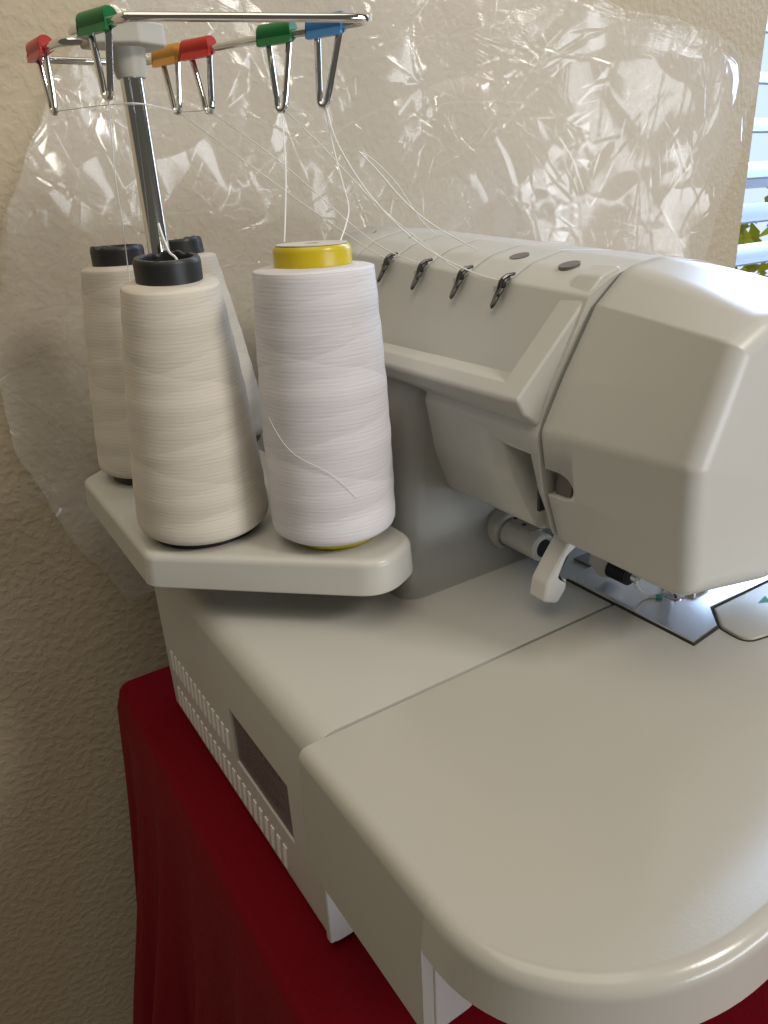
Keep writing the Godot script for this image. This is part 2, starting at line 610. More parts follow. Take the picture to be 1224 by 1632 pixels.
func base(t: Node3D) -> void:
	var X := 0.479
	var y_lo := -1.566; var y_hi := -1.06
	var z_lo := -2.16; var z_hi := -1.13
	var ctrl := [[X, z_hi], [X, z_lo], [X, -2.2, 0.035], [2.3, -2.2, 0.04], [2.3, -0.9, 0.02], [X, -0.9, 0.02]]
	var b := Builder.new()
	var xw := P(X, 0, 0).x
	var left := func(c: Vector3) -> bool:
		return absf(c.x - xw) < 1e-5 and c.z > P(0, 0, z_lo).z and c.z < P(0, 0, z_hi).z and c.y < P(0, y_hi, 0).y and c.y > P(0, y_lo, 0).y
	slab(b, ctrl, -1.588, BED, 0.06, 0.022, left, 8)
	for k in b.v.size(): b.v[k].z = minf(b.v[k].z, P(0, 0, -1.1).z)
	# panel: leaning vent slots, their catch of light painted as pale ribs, and the recess of the rating plate
	var D := -0.0022
	var pt := func(y: float, z: float, dx := 0.0) -> Vector3: return P(X + dx, y, z)
	var rect := func(y0: float, y1: float, za0: float, za1: float, zb0: float, zb1: float) -> void:   # a = at y0 (top), b = at y1
		b.quad(b.add(pt.call(y0, za0)), b.add(pt.call(y0, za1)), b.add(pt.call(y1, zb1)), b.add(pt.call(y1, zb0)))
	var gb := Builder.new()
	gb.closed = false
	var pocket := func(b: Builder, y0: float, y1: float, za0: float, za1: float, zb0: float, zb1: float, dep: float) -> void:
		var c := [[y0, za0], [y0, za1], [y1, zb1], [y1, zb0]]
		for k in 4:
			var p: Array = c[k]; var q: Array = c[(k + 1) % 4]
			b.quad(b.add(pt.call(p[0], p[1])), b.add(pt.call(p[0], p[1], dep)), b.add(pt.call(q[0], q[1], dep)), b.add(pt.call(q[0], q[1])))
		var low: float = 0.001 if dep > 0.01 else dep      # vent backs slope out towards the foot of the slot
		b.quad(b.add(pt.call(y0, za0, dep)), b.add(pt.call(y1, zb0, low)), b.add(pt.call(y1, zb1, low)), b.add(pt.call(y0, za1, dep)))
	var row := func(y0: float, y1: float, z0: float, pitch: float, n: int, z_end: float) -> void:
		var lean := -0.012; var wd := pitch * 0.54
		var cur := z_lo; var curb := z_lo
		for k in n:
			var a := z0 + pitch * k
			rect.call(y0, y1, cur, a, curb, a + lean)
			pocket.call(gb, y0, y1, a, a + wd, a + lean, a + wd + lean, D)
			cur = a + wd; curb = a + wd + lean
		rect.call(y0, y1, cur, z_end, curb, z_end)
	var L0 := -1.60; var L1 := -1.254        # rating plate
	rect.call(y_hi, -1.234, z_lo, z_hi, z_lo, z_hi)
	rect.call(-1.234, -1.335, z_lo, L0, z_lo, L0)
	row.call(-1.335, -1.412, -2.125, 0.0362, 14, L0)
	rect.call(-1.234, -1.412, L1, z_hi, L1, z_hi)
	pocket.call(b, -1.234, -1.412, L0, L1, L0, L1, 0.007)
	rect.call(-1.412, -1.474, z_lo, z_hi, z_lo, z_hi)
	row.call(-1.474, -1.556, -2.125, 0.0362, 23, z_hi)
	rect.call(-1.556, y_lo, z_lo, z_hi, z_lo, z_hi)
	b.closed = true
	var o := part("base", b, M.body, t, 38.0)
	part("lit_vent_ribs", gb, M.slot_light_tone, o, 20.0)  # raised ribs whose pale colour stands for light inside the slots
	b = Builder.new()
	b.closed = false
	var i := b.add(P(X + 0.0050, -1.238, L0 + 0.004), Vector2(0, 0)); b.add(P(X + 0.0050, -1.238, L1 - 0.004), Vector2(1, 0))
	b.add(P(X + 0.0050, -1.408, L1 - 0.004), Vector2(1, 1)); b.add(P(X + 0.0050, -1.408, L0 + 0.004), Vector2(0, 1))
	b.add(P(X + 0.0065, -1.238, L0 + 0.004)); b.add(P(X + 0.0065, -1.238, L1 - 0.004)); b.add(P(X + 0.0065, -1.408, L1 - 0.004)); b.add(P(X + 0.0065, -1.408, L0 + 0.004))
	b.quad(i, i + 3, i + 2, i + 1)
	part("rating_plate", b, M.label, o, 10.0)
	# end rib and latch by the extension table
	b = Builder.new()
	slab(b, [[X - 0.005, -1.116, 0.005], [X + 0.05, -1.116], [X + 0.05, -1.094], [X - 0.005, -1.094, 0.006]], -1.575, -1.085, 0.006)
	part("end_rib", b, M.body, o)
	b = Builder.new()
	b.rings([PackedVector3Array([P(X - 0.004, -1.19, -1.098), P(X - 0.022, -1.255, -1.072), P(X - 0.004, -1.275, -1.098)]), PackedVector3Array([P(X + 0.02, -1.19, -1.098), P(X + 0.02, -1.255, -1.072), P(X + 0.02, -1.275, -1.098)])])
	part("latch", b, M.white_plastic, o)
	for q in [[0.56, -2.1], [2.2, -2.1], [0.56, -1.2], [2.2, -1.2]]:
		b = Builder.new()
		b.lathe(P(q[0], CLOTH, q[1]), [Vector2(0, 0), Vector2(0.012, 0), Vector2(0.012, 0.0035), Vector2(0, 0.0035)], 20)
		part("foot", b, M.black, o)

func extension(t: Node3D) -> void:
	# wide table: rounded rim, deep panel at the back side that steps up to a thin front skirt
	var pts := rpoly([[0.449, -1.3, 0.0], [0.447, -0.37, 0.0], [2.5, -0.342, 0.0], [2.5, -1.3, 0.0]], 4)
	var poly := PackedVector2Array()
	var cx := 0.30; var cz := 0.262     # an elliptic corner
	for p in pts:
		if absf(p.x - 0.447) < 1e-4 and absf(p.y + 0.37) < 1e-4:
			poly.append(Vector2(0.449, -0.85)); poly.append(Vector2(0.4485, -0.672)); poly.append(Vector2(0.4485, -0.6715))
			for k in range(0, 25):
				var an := PI / 2 * k / 24.0
				poly.append(Vector2(0.448 + cx * 1.25 * (1.0 - cos(an)), -0.348 - cz * 1.1 * (1.0 - sin(an))))
			poly.append(Vector2(1.4, -0.344))
		else: poly.append(p)
	var deep := func(p: Vector2) -> bool: return p.x < 0.5 and p.y < -0.67185
	var rs := []
	for lv in 2:
		var r := PackedVector3Array()
		var low := inset(poly, -0.008 if lv == 0 else 0.0)
		for k in poly.size():
			var y := (-1.305 if deep.call(poly[k]) else -1.098) if lv == 0 else BED - 0.030
			r.append(P(low[k].x, y, low[k].y))
		rs.append(r)
	for k in range(1, 9):
		var an := PI / 2 * k / 8.0
		rs.append(plan(inset(poly, 0.030 * (1.0 - cos(an))), BED + 0.001 - 0.031 + 0.031 * sin(an)))
	# inner side of the skirt
	var inner := []
	var thin := inset(poly, 0.022)
	for lv in 2:
		var r := PackedVector3Array()
		for k in poly.size():
			var y := (-1.305 if deep.call(poly[k]) else -1.098) if lv == 0 else -1.07
			r.append(P(thin[k].x, y, thin[k].y))
		inner.append(r)
	var b := Builder.new()
	b.rings([inner[1], inner[0], rs[0]] + rs.slice(1), true, false)
	b.cap(rs[-1], false)
	b.cap(inner[1], true)
	for k in b.v.size():
		b.v[k].z = maxf(b.v[k].z, P(0, 0, -1.095).z + maxf(0.0, b.v[k].y - P(0, -1.006, 0).y) * 0.6)
	var o := part("extension_table", b, M.bed, t, 38.0)
	b = Builder.new()     # the stout end of the deep panel
	slab(b, [[0.463, -0.83, 0.004], [0.463, -0.668, 0.004], [0.552, -0.668, 0.02], [0.552, -0.83, 0.02]], -1.32, -1.075, 0.0, 0.008)
	part("support_leg", b, M.body, o)
	b = Builder.new()
	slab(b, [[1.5, -0.6, 0.02], [1.5, -0.48, 0.02], [1.62, -0.48, 0.02], [1.62, -0.6, 0.02]], CLOTH, -1.072, 0.0, 0.008)
	part("support_leg", b, M.body, o)

func plate_part(called: String, pts: Array, y0: float, y1: float, m: Material, parent: Node3D, r := 0.002) -> MeshInstance3D:
	var b := Builder.new()
	slab(b, pts, y0, y1, r, 0.0, null, 2)
	return part(called, b, m, parent, 30.0)

func needle_area(t: Node3D) -> void:
	var outline := [[1.355, -1.255], [1.355, -0.862], [1.455, -0.872], [1.515, -0.932], [1.80, -0.926], [1.80, -1.27], [1.46, -1.262]]
	var grown := []
	for p in shrink(outline, -0.0045): grown.append(p)
	plate_part("plate_gap", grown, -1.01, -0.9968, M.gap, t, 0.0)
	var o := plate_part("needle_plate", outline, -1.0, -0.990, M.steel, t)
	plate_part("feed_plate", [[1.455, -1.33], [1.455, -1.268], [1.80, -1.275], [1.80, -1.33]], -1.005, -0.992, M.darksteel, t)
	var b := Builder.new()
	b.lathe(P(1.497, -0.990, -1.024), [Vector2(0, -0.001), Vector2(0.0052, -0.001), Vector2(0.0052, 0.0004), Vector2(0.0042, 0.0009), Vector2(0, 0.0011)], 24)
	b.closed = true
	var sc := part("plate_screw", b, M.steel, o)
	b = Builder.new()
	var c := P(1.497, -0.990, -1.024)
	b.rings([PackedVector3Array([c + Vector3(-0.0035, 0.0008, 0.0028), c + Vector3(-0.0028, 0.0008, 0.0035), c + Vector3(0.0035, 0.0008, -0.0028), c + Vector3(0.0028, 0.0008, -0.0035)]), PackedVector3Array([c + Vector3(-0.0035, 0.0014, 0.0028), c + Vector3(-0.0028, 0.0014, 0.0035), c + Vector3(0.0035, 0.0014, -0.0028), c + Vector3(0.0028, 0.0014, -0.0035)])])
	part("slot", b, M.gap, o, 30.0)
	# rounded front cover beside the plate
	var cover := [[1.462, -0.866, 0.02], [1.452, -0.795, 0.06], [1.55, -0.775, 0.1], [1.82, -0.80, 0.02], [1.82, -0.921], [1.522, -0.926]]
	var g2 := []
	for p in shrink(cover, -0.004): g2.append(p)
	plate_part("cover_gap", g2, -1.01, -0.9975, M.gap, t, 0.0)
	plate_part("cover_mark", [[1.622, -0.874], [1.668, -0.884], [1.650, -0.858]], -0.9915, -0.9906, M.teal, t, 0.0)
	plate_part("front_cover", cover, -1.0, -0.991, M.bed, t, 0.006)

func arm_profile(dy: float, groove: float) -> PackedVector2Array:
	return rpoly([[1.16, -0.765, 0.035], [1.118, -0.64, 0.1], [1.094, -0.505, 0.03], [1.125, -0.415, 0.01], [1.228, -0.212 + dy, 0.022], [1.255, -0.198 + dy - groove * 0.9, 0.0], [1.30, -0.176 + dy - groove, 0.12], [1.41, -0.156 + dy - groove, 0.12], [1.60, -0.172 + dy - groove, 0.2], [1.80, -0.24, 0.2], [1.93, -0.45, 0.1], [1.90, -0.765, 0.04]], 5)

func column_and_arm(t: Node3D) -> void:
	# column, flared at its foot
	var b := Builder.new()
	var rs := []
	for k in 30:
		var f := k / 29.0
		var y := lerpf(-1.006, -0.40, f * f * 0.75 + f * 0.25)
		var d := y + 1.006
		var flare := exp(-d / 0.035)
		var q := [y, 0.985 + 0.115 * d - 0.062 * flare + 0.05 * smoothstep(0.45, 0.62, d), -1.53 + 0.045 * flare + 0.075 * exp(-d / 0.10)]
		rs.append(plan(rpoly([[q[1], q[2], 0.07], [1.86, q[2], 0.05], [1.86, -2.19, 0.05], [q[1], -2.19, 0.05]], 8), q[0]))
	b.rings(rs)
	part("column", b, M.body, t, 45.0)
	# arm: lofted along its length, with a thin groove running over the top from each guide hook, and a thread slot near the head
	var hooks := [-1.375, -1.53, -1.70, -1.865, -2.05]
	var stations := [[-2.24, 0.0]]
	var zs := []
	for h in hooks:
		zs.append(h)
	zs.reverse()
	for h in zs:
		stations.append([h - 0.016, 0.0]); stations.append([h - 0.004, 0.0]); stations.append([h - 0.0015, 0.012]); stations.append([h + 0.0015, 0.012]); stations.append([h + 0.004, 0.0]); stations.append([h + 0.016, 0.0])
	stations.append([-1.122, 0.0])
	rs = []
	var e0 := arm_profile(0.0, 0.0)
	for k in 4:
		var an := PI / 2 * k / 4.0
		rs.append(section(inset(e0, 0.05 * (1.0 - sin(an))), -2.29 + 0.05 * (1.0 - cos(an))))
	for s in stations:
		var dy: float = 0.027 * (-1.375 - s[0]) / 0.485
		rs.append(section(arm_profile(clampf(dy, -0.02, 0.05), s[1]), s[0]))
	b.rings(rs)
	# cut the thread slot out of the lower face
	var solid := CSGCombiner3D.new()
	solid.name = "arm"
	t.add_child(solid, true)
	var cm := CSGMesh3D.new()
	cm.name = "arm_shell"
	cm.mesh = b.mesh(t.position, 38.0)
	cm.material = M.body
	solid.add_child(cm)
	var cut := CSGMesh3D.new()
	cut.name = "thread_slot"
	var cb := Builder.new()
	var ring := func(x: float) -> PackedVector3Array:
		return PackedVector3Array([P(x, -0.548, -1.238), P(x, -0.552, -1.150), P(x, -0.62, -1.140), P(x, -0.70, -1.128), P(x, -0.80, -1.128), P(x, -0.80, -1.165), P(x, -0.68, -1.205), P(x, -0.60, -1.228)])
	cb.rings([ring.call(1.02), ring.call(1.19)])
	cut.mesh = cb.mesh(t.position, 30.0)
	cut.material = M.body
	cut.operation = CSGShape3D.OPERATION_SUBTRACTION
	solid.add_child(cut)
	b = Builder.new()     # dark blade standing in the slot
	b.box(P(1.135, -0.565, -1.158), P(1.188, -0.70, -1.150))
	part("slot_blade", b, M.black, t, 30.0)
	# the rail under the threading window and the frame bar that closes it at the head
	b = Builder.new()
	rs = []
	var rail := [[1.17, -0.402, 0.0], [1.122, -0.402, 0.003], [1.110, -0.383, 0.006], [1.064, -0.391, 0.012], [1.036, -0.418, 0.014], [1.062, -0.455, 0.016], [1.112, -0.490, 0.008], [1.16, -0.49, 0.0]]
	rs.append(section(rpoly(rail), -2.27))
	rs.append(section(rpoly(rail), -1.175))
	for k in 4:
		var an := PI / 2 * (k + 1) / 4.0
		rs.append(section(rpoly(shrink(rail, 0.008 * (1.0 - cos(an)))), -1.175 + 0.012 * sin(an)))
	b.rings(rs)
	part("window_rail", b, M.body, t, 35.0)
	b = Builder.new()
	var bar := [[1.036, -0.418, 0.014], [1.225, -0.232, 0.03], [1.27, -0.189, 0.03], [1.325, -0.172, 0.01], [1.35, -0.20, 0.0], [1.30, -0.235, 0.0], [1.22, -0.32, 0.0], [1.165, -0.40, 0.0], [1.15, -0.425, 0.012], [1.15, -0.462, 0.012], [1.112, -0.493, 0.008], [1.061, -0.456, 0.016]]
	rs = []
	for k in 4:
		var an := PI / 2 * k / 4.0
		rs.append(section(rpoly(shrink(bar, 0.009 * (1.0 - sin(an)))), -1.200 + 0.009 * (1.0 - cos(an))))
	for k in 4:
		var an := PI / 2 * (k + 1) / 4.0
		rs.append(section(rpoly(shrink(bar, 0.009 * (1.0 - cos(an)))), -1.139 + 0.009 * sin(an)))
	b.rings(rs)
	part("frame_bar", b, M.body, t, 35.0)
	# wire guides at the brink
	for h in hooks.slice(0, 4):
		var dy: float = 0.027 * (-1.375 - h) / 0.485
		b = Builder.new()
		for lp in [[0.0, 0.0052, 0.034, 0.0], [0.0085, 0.0035, 0.018, 0.010]]:
			var pts := []
			for k in 20:
				var an := TAU * k / 20.0
				var yy: float = -0.205 + dy - 0.026 + lp[3] + lp[2] * sin(an)
				var zz: float = h + lp[0] + lp[1] * cos(an)
				var out := 0.010 + 0.006 * absf(sin(an)) - 0.016 * smoothstep(0.7, 1.0, sin(an))
				pts.append(P(1.226 - (-0.205 + dy - yy) * 0.5 - out, yy, zz))
			b.tube(pts, 0.00075, 6, true)
		b.tube([P(1.245, -0.196 + dy, h + 0.006), P(1.222, -0.197 + dy, h + 0.006), P(1.208, -0.205 + dy, h + 0.005)], 0.0008, 6)
		part("thread_hook", b, M.wire, t)
		b = Builder.new()
		b.box(P(1.208, -0.222 + dy, h - 0.026), P(1.224, -0.236 + dy, h - 0.014))
		part("hook_socket", b, M.grey_plastic, t, 30.0)
	# holes in the arm top: dark discs paint the shade inside them
	for q in [[1.328, -1.445], [1.312, -1.262], [1.345, -1.965], [1.345, -2.165]]:
		b = Builder.new()
		var y: float = -0.1705 + 0.027 * (-1.375 - q[1]) / 0.485
		b.lathe(P(q[0], y, q[1]), [Vector2(0, -0.004), Vector2(0.0046, -0.004), Vector2(0.0046, 0.0003), Vector2(0, 0.0003)], 28)
		for k in b.v.size():
			b.v[k].y += (b.v[k].x - P(q[0], 0, 0).x) * 0.22
		part("hole_shade_disc", b, M.dark_plastic_and_shade, t)

func head(t: Node3D) -> void:
	var pa := [[1.162, -0.765, 0.012], [1.120, -0.64, 0.2], [1.093, -0.49, 0.045], [1.152, -0.381, 0.2], [1.238, -0.243, 0.016], [1.325, -0.175, 0.10], [1.43, -0.162, 0.1], [1.62, -0.196, 0.15], [1.82, -0.275, 0.2], [1.95, -0.45, 0.2], [1.95, -0.80, 0.05], [1.5, -0.79, 0.1]]
	var pb := [[1.138, -0.758, 0.03], [1.121, -0.62, 0.12], [1.112, -0.485, 0.045], [1.158, -0.371, 0.1], [1.197, -0.270, 0.016], [1.28, -0.232, 0.10], [1.42, -0.226, 0.1], [1.62, -0.255, 0.15], [1.82, -0.34, 0.2], [1.95, -0.45, 0.2], [1.95, -0.80, 0.05], [1.42, -0.812, 0.1]]
	var b := Builder.new()
	var rs := []
	for k in 3:
		rs.append(section(rpoly(shrink(pa, 0.006 * (1.0 - k / 2.0))), -1.116 + 0.003 * k))
	for k in range(1, 12):
		var f := k / 12.0
		var m := []
		for j in pa.size():
			var q := Vector2(pa[j][0], pa[j][1]).lerp(Vector2(pb[j][0], pb[j][1]), f)
			if q.y > -0.3: q.y += 0.006 * sin(PI * f) * clampf((q.y + 0.27) / 0.07, 0.0, 1.0)
			m.append([q.x, q.y, lerpf(pa[j][2], pb[j][2], f)])
		rs.append(section(rpoly(m), lerpf(-1.11, -0.785, f)))
	for k in 7:
		var an := PI / 2 * k / 6.0
		rs.append(section(rpoly(shrink(pb, 0.042 * (1.0 - cos(an)))), -0.785 + 0.038 * sin(an)))
	b.rings(rs)
	var solid := CSGCombiner3D.new()
	solid.name = "head_cover"
	t.add_child(solid, true)
	var cm := CSGMesh3D.new()
	cm.name = "cover_shell"; cm.mesh = b.mesh(t.position, 38.0); cm.material = M.body
	solid.add_child(cm)
	var cut := CSGMesh3D.new()
	cut.name = "finger_hole"
	var cb := Builder.new()
	var ring := func(x: float) -> PackedVector3Array:
		var r := PackedVector3Array()
		for k in 13:
			var an := PI * k / 12.0
			r.append(P(x, -0.609 + 0.033 * cos(an), -1.078 + 0.046 * sin(an)))
		r.append(P(x, -0.642, -1.13)); r.append(P(x, -0.576, -1.13))
		return r
	cb.rings([ring.call(1.0), ring.call(1.17)])
	cut.mesh = cb.mesh(t.position, 30.0)
	cut.material = M.body
	cut.operation = CSGShape3D.OPERATION_SUBTRACTION
	solid.add_child(cut)
	b = Builder.new()
	b.box(P(1.14, -0.56, -1.105), P(1.165, -0.66, -1.06))
	part("hole_shutter", b, M.dark_plastic_and_shade, t, 30.0)

func lifter(t: Node3D) -> void:
	# presser foot lifter: a stub shaft out of the column with a hooked lever
	var b := Builder.new()
	var c := Vector2(1.335, -0.925)
	var circ := func(r: float, z: float) -> PackedVector3Array:
		var o := PackedVector3Array()
		for k in 28: o.append(P(c.x + r * cos(TAU * k / 28), c.y + r * sin(TAU * k / 28), z))
		return o
	b.rings([circ.call(0.062, -1.56), circ.call(0.062, -1.475), circ.call(0.056, -1.465), circ.call(0.046, -1.465), circ.call(0.046, -1.50)])
	part("shaft_collar", b, M.body, t, 35.0)
	b = Builder.new()
	b.rings([circ.call(0.040, -1.52), circ.call(0.040, -1.335), circ.call(0.036, -1.33), circ.call(0.026, -1.33), circ.call(0.026, -1.345)])
	part("lifter_shaft", b, M.white_plastic, t, 35.0)
	b = Builder.new()
	b.box(P(1.315, -0.89, -1.45), P(1.355, -0.882, -1.36))
	var o := part("flat_key", b, M.grey_plastic, t, 30.0)
	b = Builder.new()
	b.lathe(P(1.335, -0.882, -1.41), [Vector2(0, -0.0002), Vector2(0.0014, -0.0002), Vector2(0.0014, 0.0002), Vector2(0, 0.0002)], 16)
	part("key_screw", b, M.black, o)
	b = Builder.new()
	b.rings([circ.call(0.025, -1.50), circ.call(0.025, -1.3285)])
	part("shaft_bore", b, M.black, t, 30.0)
	b = Builder.new()
	var hook := [[1.265, -0.778, 0.01], [1.225, -0.788, 0.02], [1.175, -0.853, 0.04], [1.150, -0.888, 0.03], [1.143, -0.936, 0.01], [1.190, -0.955, 0.012], [1.216, -0.923, 0.012], [1.218, -0.900, 0.006], [1.188, -0.883, 0.012], [1.215, -0.833, 0.03], [1.275, -0.803, 0.02]]
	var rs := []
	for k in 3: rs.append(section(rpoly(shrink(hook, 0.004 * (1.0 - k / 2.0))), -1.185 + 0.002 * k))
	for k in 3: rs.append(section(rpoly(shrink(hook, 0.004 * k / 2.0)), -1.135 + 0.002 * k))
	b.rings(rs)
	part("lifter_lever", b, M.white_plastic, t, 35.0)
	# what shows of the presser foot and needle clamp below the head
	b = Builder.new()
	b.tube([P(1.415, -0.74, -1.20), P(1.415, -0.945, -1.20)], 0.0052, 16)
	b.tube([P(1.395, -0.93, -1.17), P(1.46, -0.935, -1.19)], 0.0068, 16)
	part("presser_bar", b, M.white_plastic, t)
	b = Builder.new()
	var pts := []
	for k in 9: pts.append(P(1.40, -0.932, -1.15 + 0.008 * k))
	for k in 8:
		b.tube([pts[k], pts[k].lerp(pts[k + 1], 0.6)], 0.0048, 14)
		b.tube([pts[k].lerp(pts[k + 1], 0.6), pts[k + 1]], 0.0040, 14)
	part("clamp_screw", b, M.black, t)
	b = Builder.new()
	b.tube([P(1.40, -0.932, -1.086), P(1.40, -0.932, -1.066)], 0.0022, 12)
	part("screw_tip", b, M.steel, t)
	b = Builder.new()
	slab(b, [[1.54, -1.16, 0.01], [1.54, -1.0, 0.02], [1.62, -1.0, 0.02], [1.62, -1.16, 0.01]], -0.985, -0.965, 0.004)
	b.tube([P(1.58, -0.97, -1.10), P(1.58, -0.75, -1.10)], 0.0035, 10)
	part("presser_foot", b, M.steel, t)
	b = Builder.new()
	for q in [[1.50, -1.06], [1.52, -1.045]]:
		b.tube([P(q[0], -0.95, q[1]), P(q[0], -0.76, q[1])], 0.0012, 8)
	part("needle", b, M.steel, t)

func stand(t: Node3D) -> void:
	var b := Builder.new()
	var poly := [[0.372, -1.735, 0.05], [0.815, -1.322, 0.10], [0.955, -1.395, 0.09], [0.955, -2.60, 0.08], [0.70, -2.70, 0.08], [0.376, -2.425, 0.05]]
	slab(b, poly, -0.892, -0.80, 0.020, 0.006, null, 6, -0.004, 8)
	part("spool_tray", b, M.tray, t, 35.0)
	b = Builder.new()
	b.box(P(0.55, -1.01, -2.12), P(0.93, -0.89, -1.85))
	part("tray_bracket", b, M.body, t, 30.0)
	# telescopic pole
	var px := 0.606; var pz := -1.985
	b = Builder.new()
	b.lathe(P(px, -0.80, pz), [Vector2(0, 0), Vector2(0.0062, 0), Vector2(0.0062, 0.55 * S), Vector2(0.0055, 0.555 * S), Vector2(0, 0.555 * S)], 36)
	b.lathe(P(px, -0.30, pz), [Vector2(0, 0), Vector2(0.0050, 0), Vector2(0.0050, 0.567 * S), Vector2(0.0046, 0.575 * S), Vector2(0.0046, 0.61 * S), Vector2(0, 0.61 * S)], 36)
	part("guide_pole", b, M.chrome, t, 35.0)
	var H := 0.34
	b = Builder.new()
	b.lathe(P(px, 0.266, pz), [Vector2(0, 0), Vector2(0.0062, 0), Vector2(0.0072, 0.004), Vector2(0.0080, 0.0135), Vector2(0, 0.0135)], 32)
	# T-shaped clamp block lying along the wire
	slab(b, [[0.508, -2.02, 0.012], [0.520, -1.93, 0.012], [0.615, -1.905, 0.012], [0.69, -1.94, 0.02], [0.675, -2.03, 0.02]], 0.325, 0.372, 0.006, 0.006)
	part("pole_clamp", b, M.grey_plastic, t, 35.0)
	# the bent wire that carries the clips
	var w := [P(0.53, H, -1.965), P(0.484, H, -1.93), P(0.475, H, -1.89), P(0.513, H, -1.803), P(0.535, H - 0.001, -1.745), P(0.56, H - 0.002, -1.718), P(0.80, H, -1.66), P(0.99, H, -1.607), P(1.018, H, -1.613), P(1.022, H, -1.638), P(1.0, H, -1.685),
		P(0.986, H, -1.727), P(0.915, H, -1.837), P(0.809, H, -2.047), P(0.774, H, -2.148), P(0.735, H, -2.235), P(0.70, H, -2.262), P(0.65, H, -2.265), P(0.47, H, -2.265), P(0.445, H, -2.25), P(0.445, H, -2.225), P(0.457, H, -2.121), P(0.468, H, -2.045), P(0.487, H, -2.018), P(0.535, H, -1.99)]
	b = Builder.new()
	b.tube(spline(w, 6), 0.0017, 10)
	part("guide_wire", b, M.chrome, t)
	# coloured clips with their wire loops: place, direction along the wire, colour
	clip(t, Vector3(0.453, H, -2.155), Vector3(0.012, 0, 0.10), M.red_clip, 0.126, 0.010)
	clip(t, Vector3(0.505, H, -1.825), Vector3(0.030, 0, 0.075), M.green_clip, 0.128, -0.006)
	clip(t, Vector3(0.766, H, -2.165), Vector3(0.035, 0, 0.095), M.yellow_clip, 0.122, 0.004)
	clip(t, Vector3(0.806, H, -2.055), Vector3(0.045, 0, 0.09), M.red_clip, 0.132, 0.010)
	clip(t, Vector3(0.917, H, -1.836), Vector3(0.05, 0, 0.085), M.green_clip, 0.149, -0.006)
	clip(t, Vector3(0.985, H, -1.720), Vector3(0.045, 0, 0.085), M.blue_clip, 0.149, -0.022)

func clip(t: Node3D, at: Vector3, along: Vector3, m: Material, drop: float, lean: float) -> void:
	at.y += 0.008
	var d := along.normalized()
	var side := d.cross(Vector3.UP).normalized()
	var b := Builder.new()
	var prof := PackedVector2Array()      # rounded back, flat open foot with a slit for the wire
	for k in 19:
		var an := -0.55 + (PI + 1.35) * k / 18.0
		prof.append(Vector2(cos(an), sin(an)) * 0.020)
	prof.append(Vector2(0.003, -0.024)); prof.append(Vector2(0.003, -0.006)); prof.append(Vector2(0.010, -0.006)); prof.append(Vector2(0.010, -0.027)); prof.append(Vector2(0.023, -0.027))
	var rs := []
	for q in [[-0.047, 0.86], [-0.043, 1.0], [0.043, 1.0], [0.047, 0.9]]:
		var r := PackedVector3Array()
		for p in prof:
			var w: Vector3 = at + d * q[0] + side * p.x * q[1] + Vector3.UP * p.y * q[1]
			r.append(P(w.x, w.y, w.z))
		rs.append(r)
	b.rings(rs)
	var o := part("guide_clip", b, m, t, 35.0)
	b = Builder.new()
	var tip := at + Vector3(0, -drop, 0) + d * lean
	var pts := []
	var a0 := at + d * -0.026 + Vector3(0, -0.015, 0)
	var a1 := at + d * 0.034 + Vector3(0, -0.015, 0)
	for k in 7: pts.append(a0.lerp(tip + d * -0.011, k / 6.0))
	for k in 7:
		var an := PI * (k + 1) / 8.0
		pts.append(tip + d * (-0.011 * cos(an)) + Vector3(0, -0.011 * sin(an), 0))
	for k in 7: pts.append((tip + d * 0.011).lerp(a1, k / 6.0))
	for k in pts.size(): pts[k] = P(pts[k].x, pts[k].y, pts[k].z)
	b.tube(pts, 0.00145, 9)
	part("wire_loop", b, M.chrome, o)

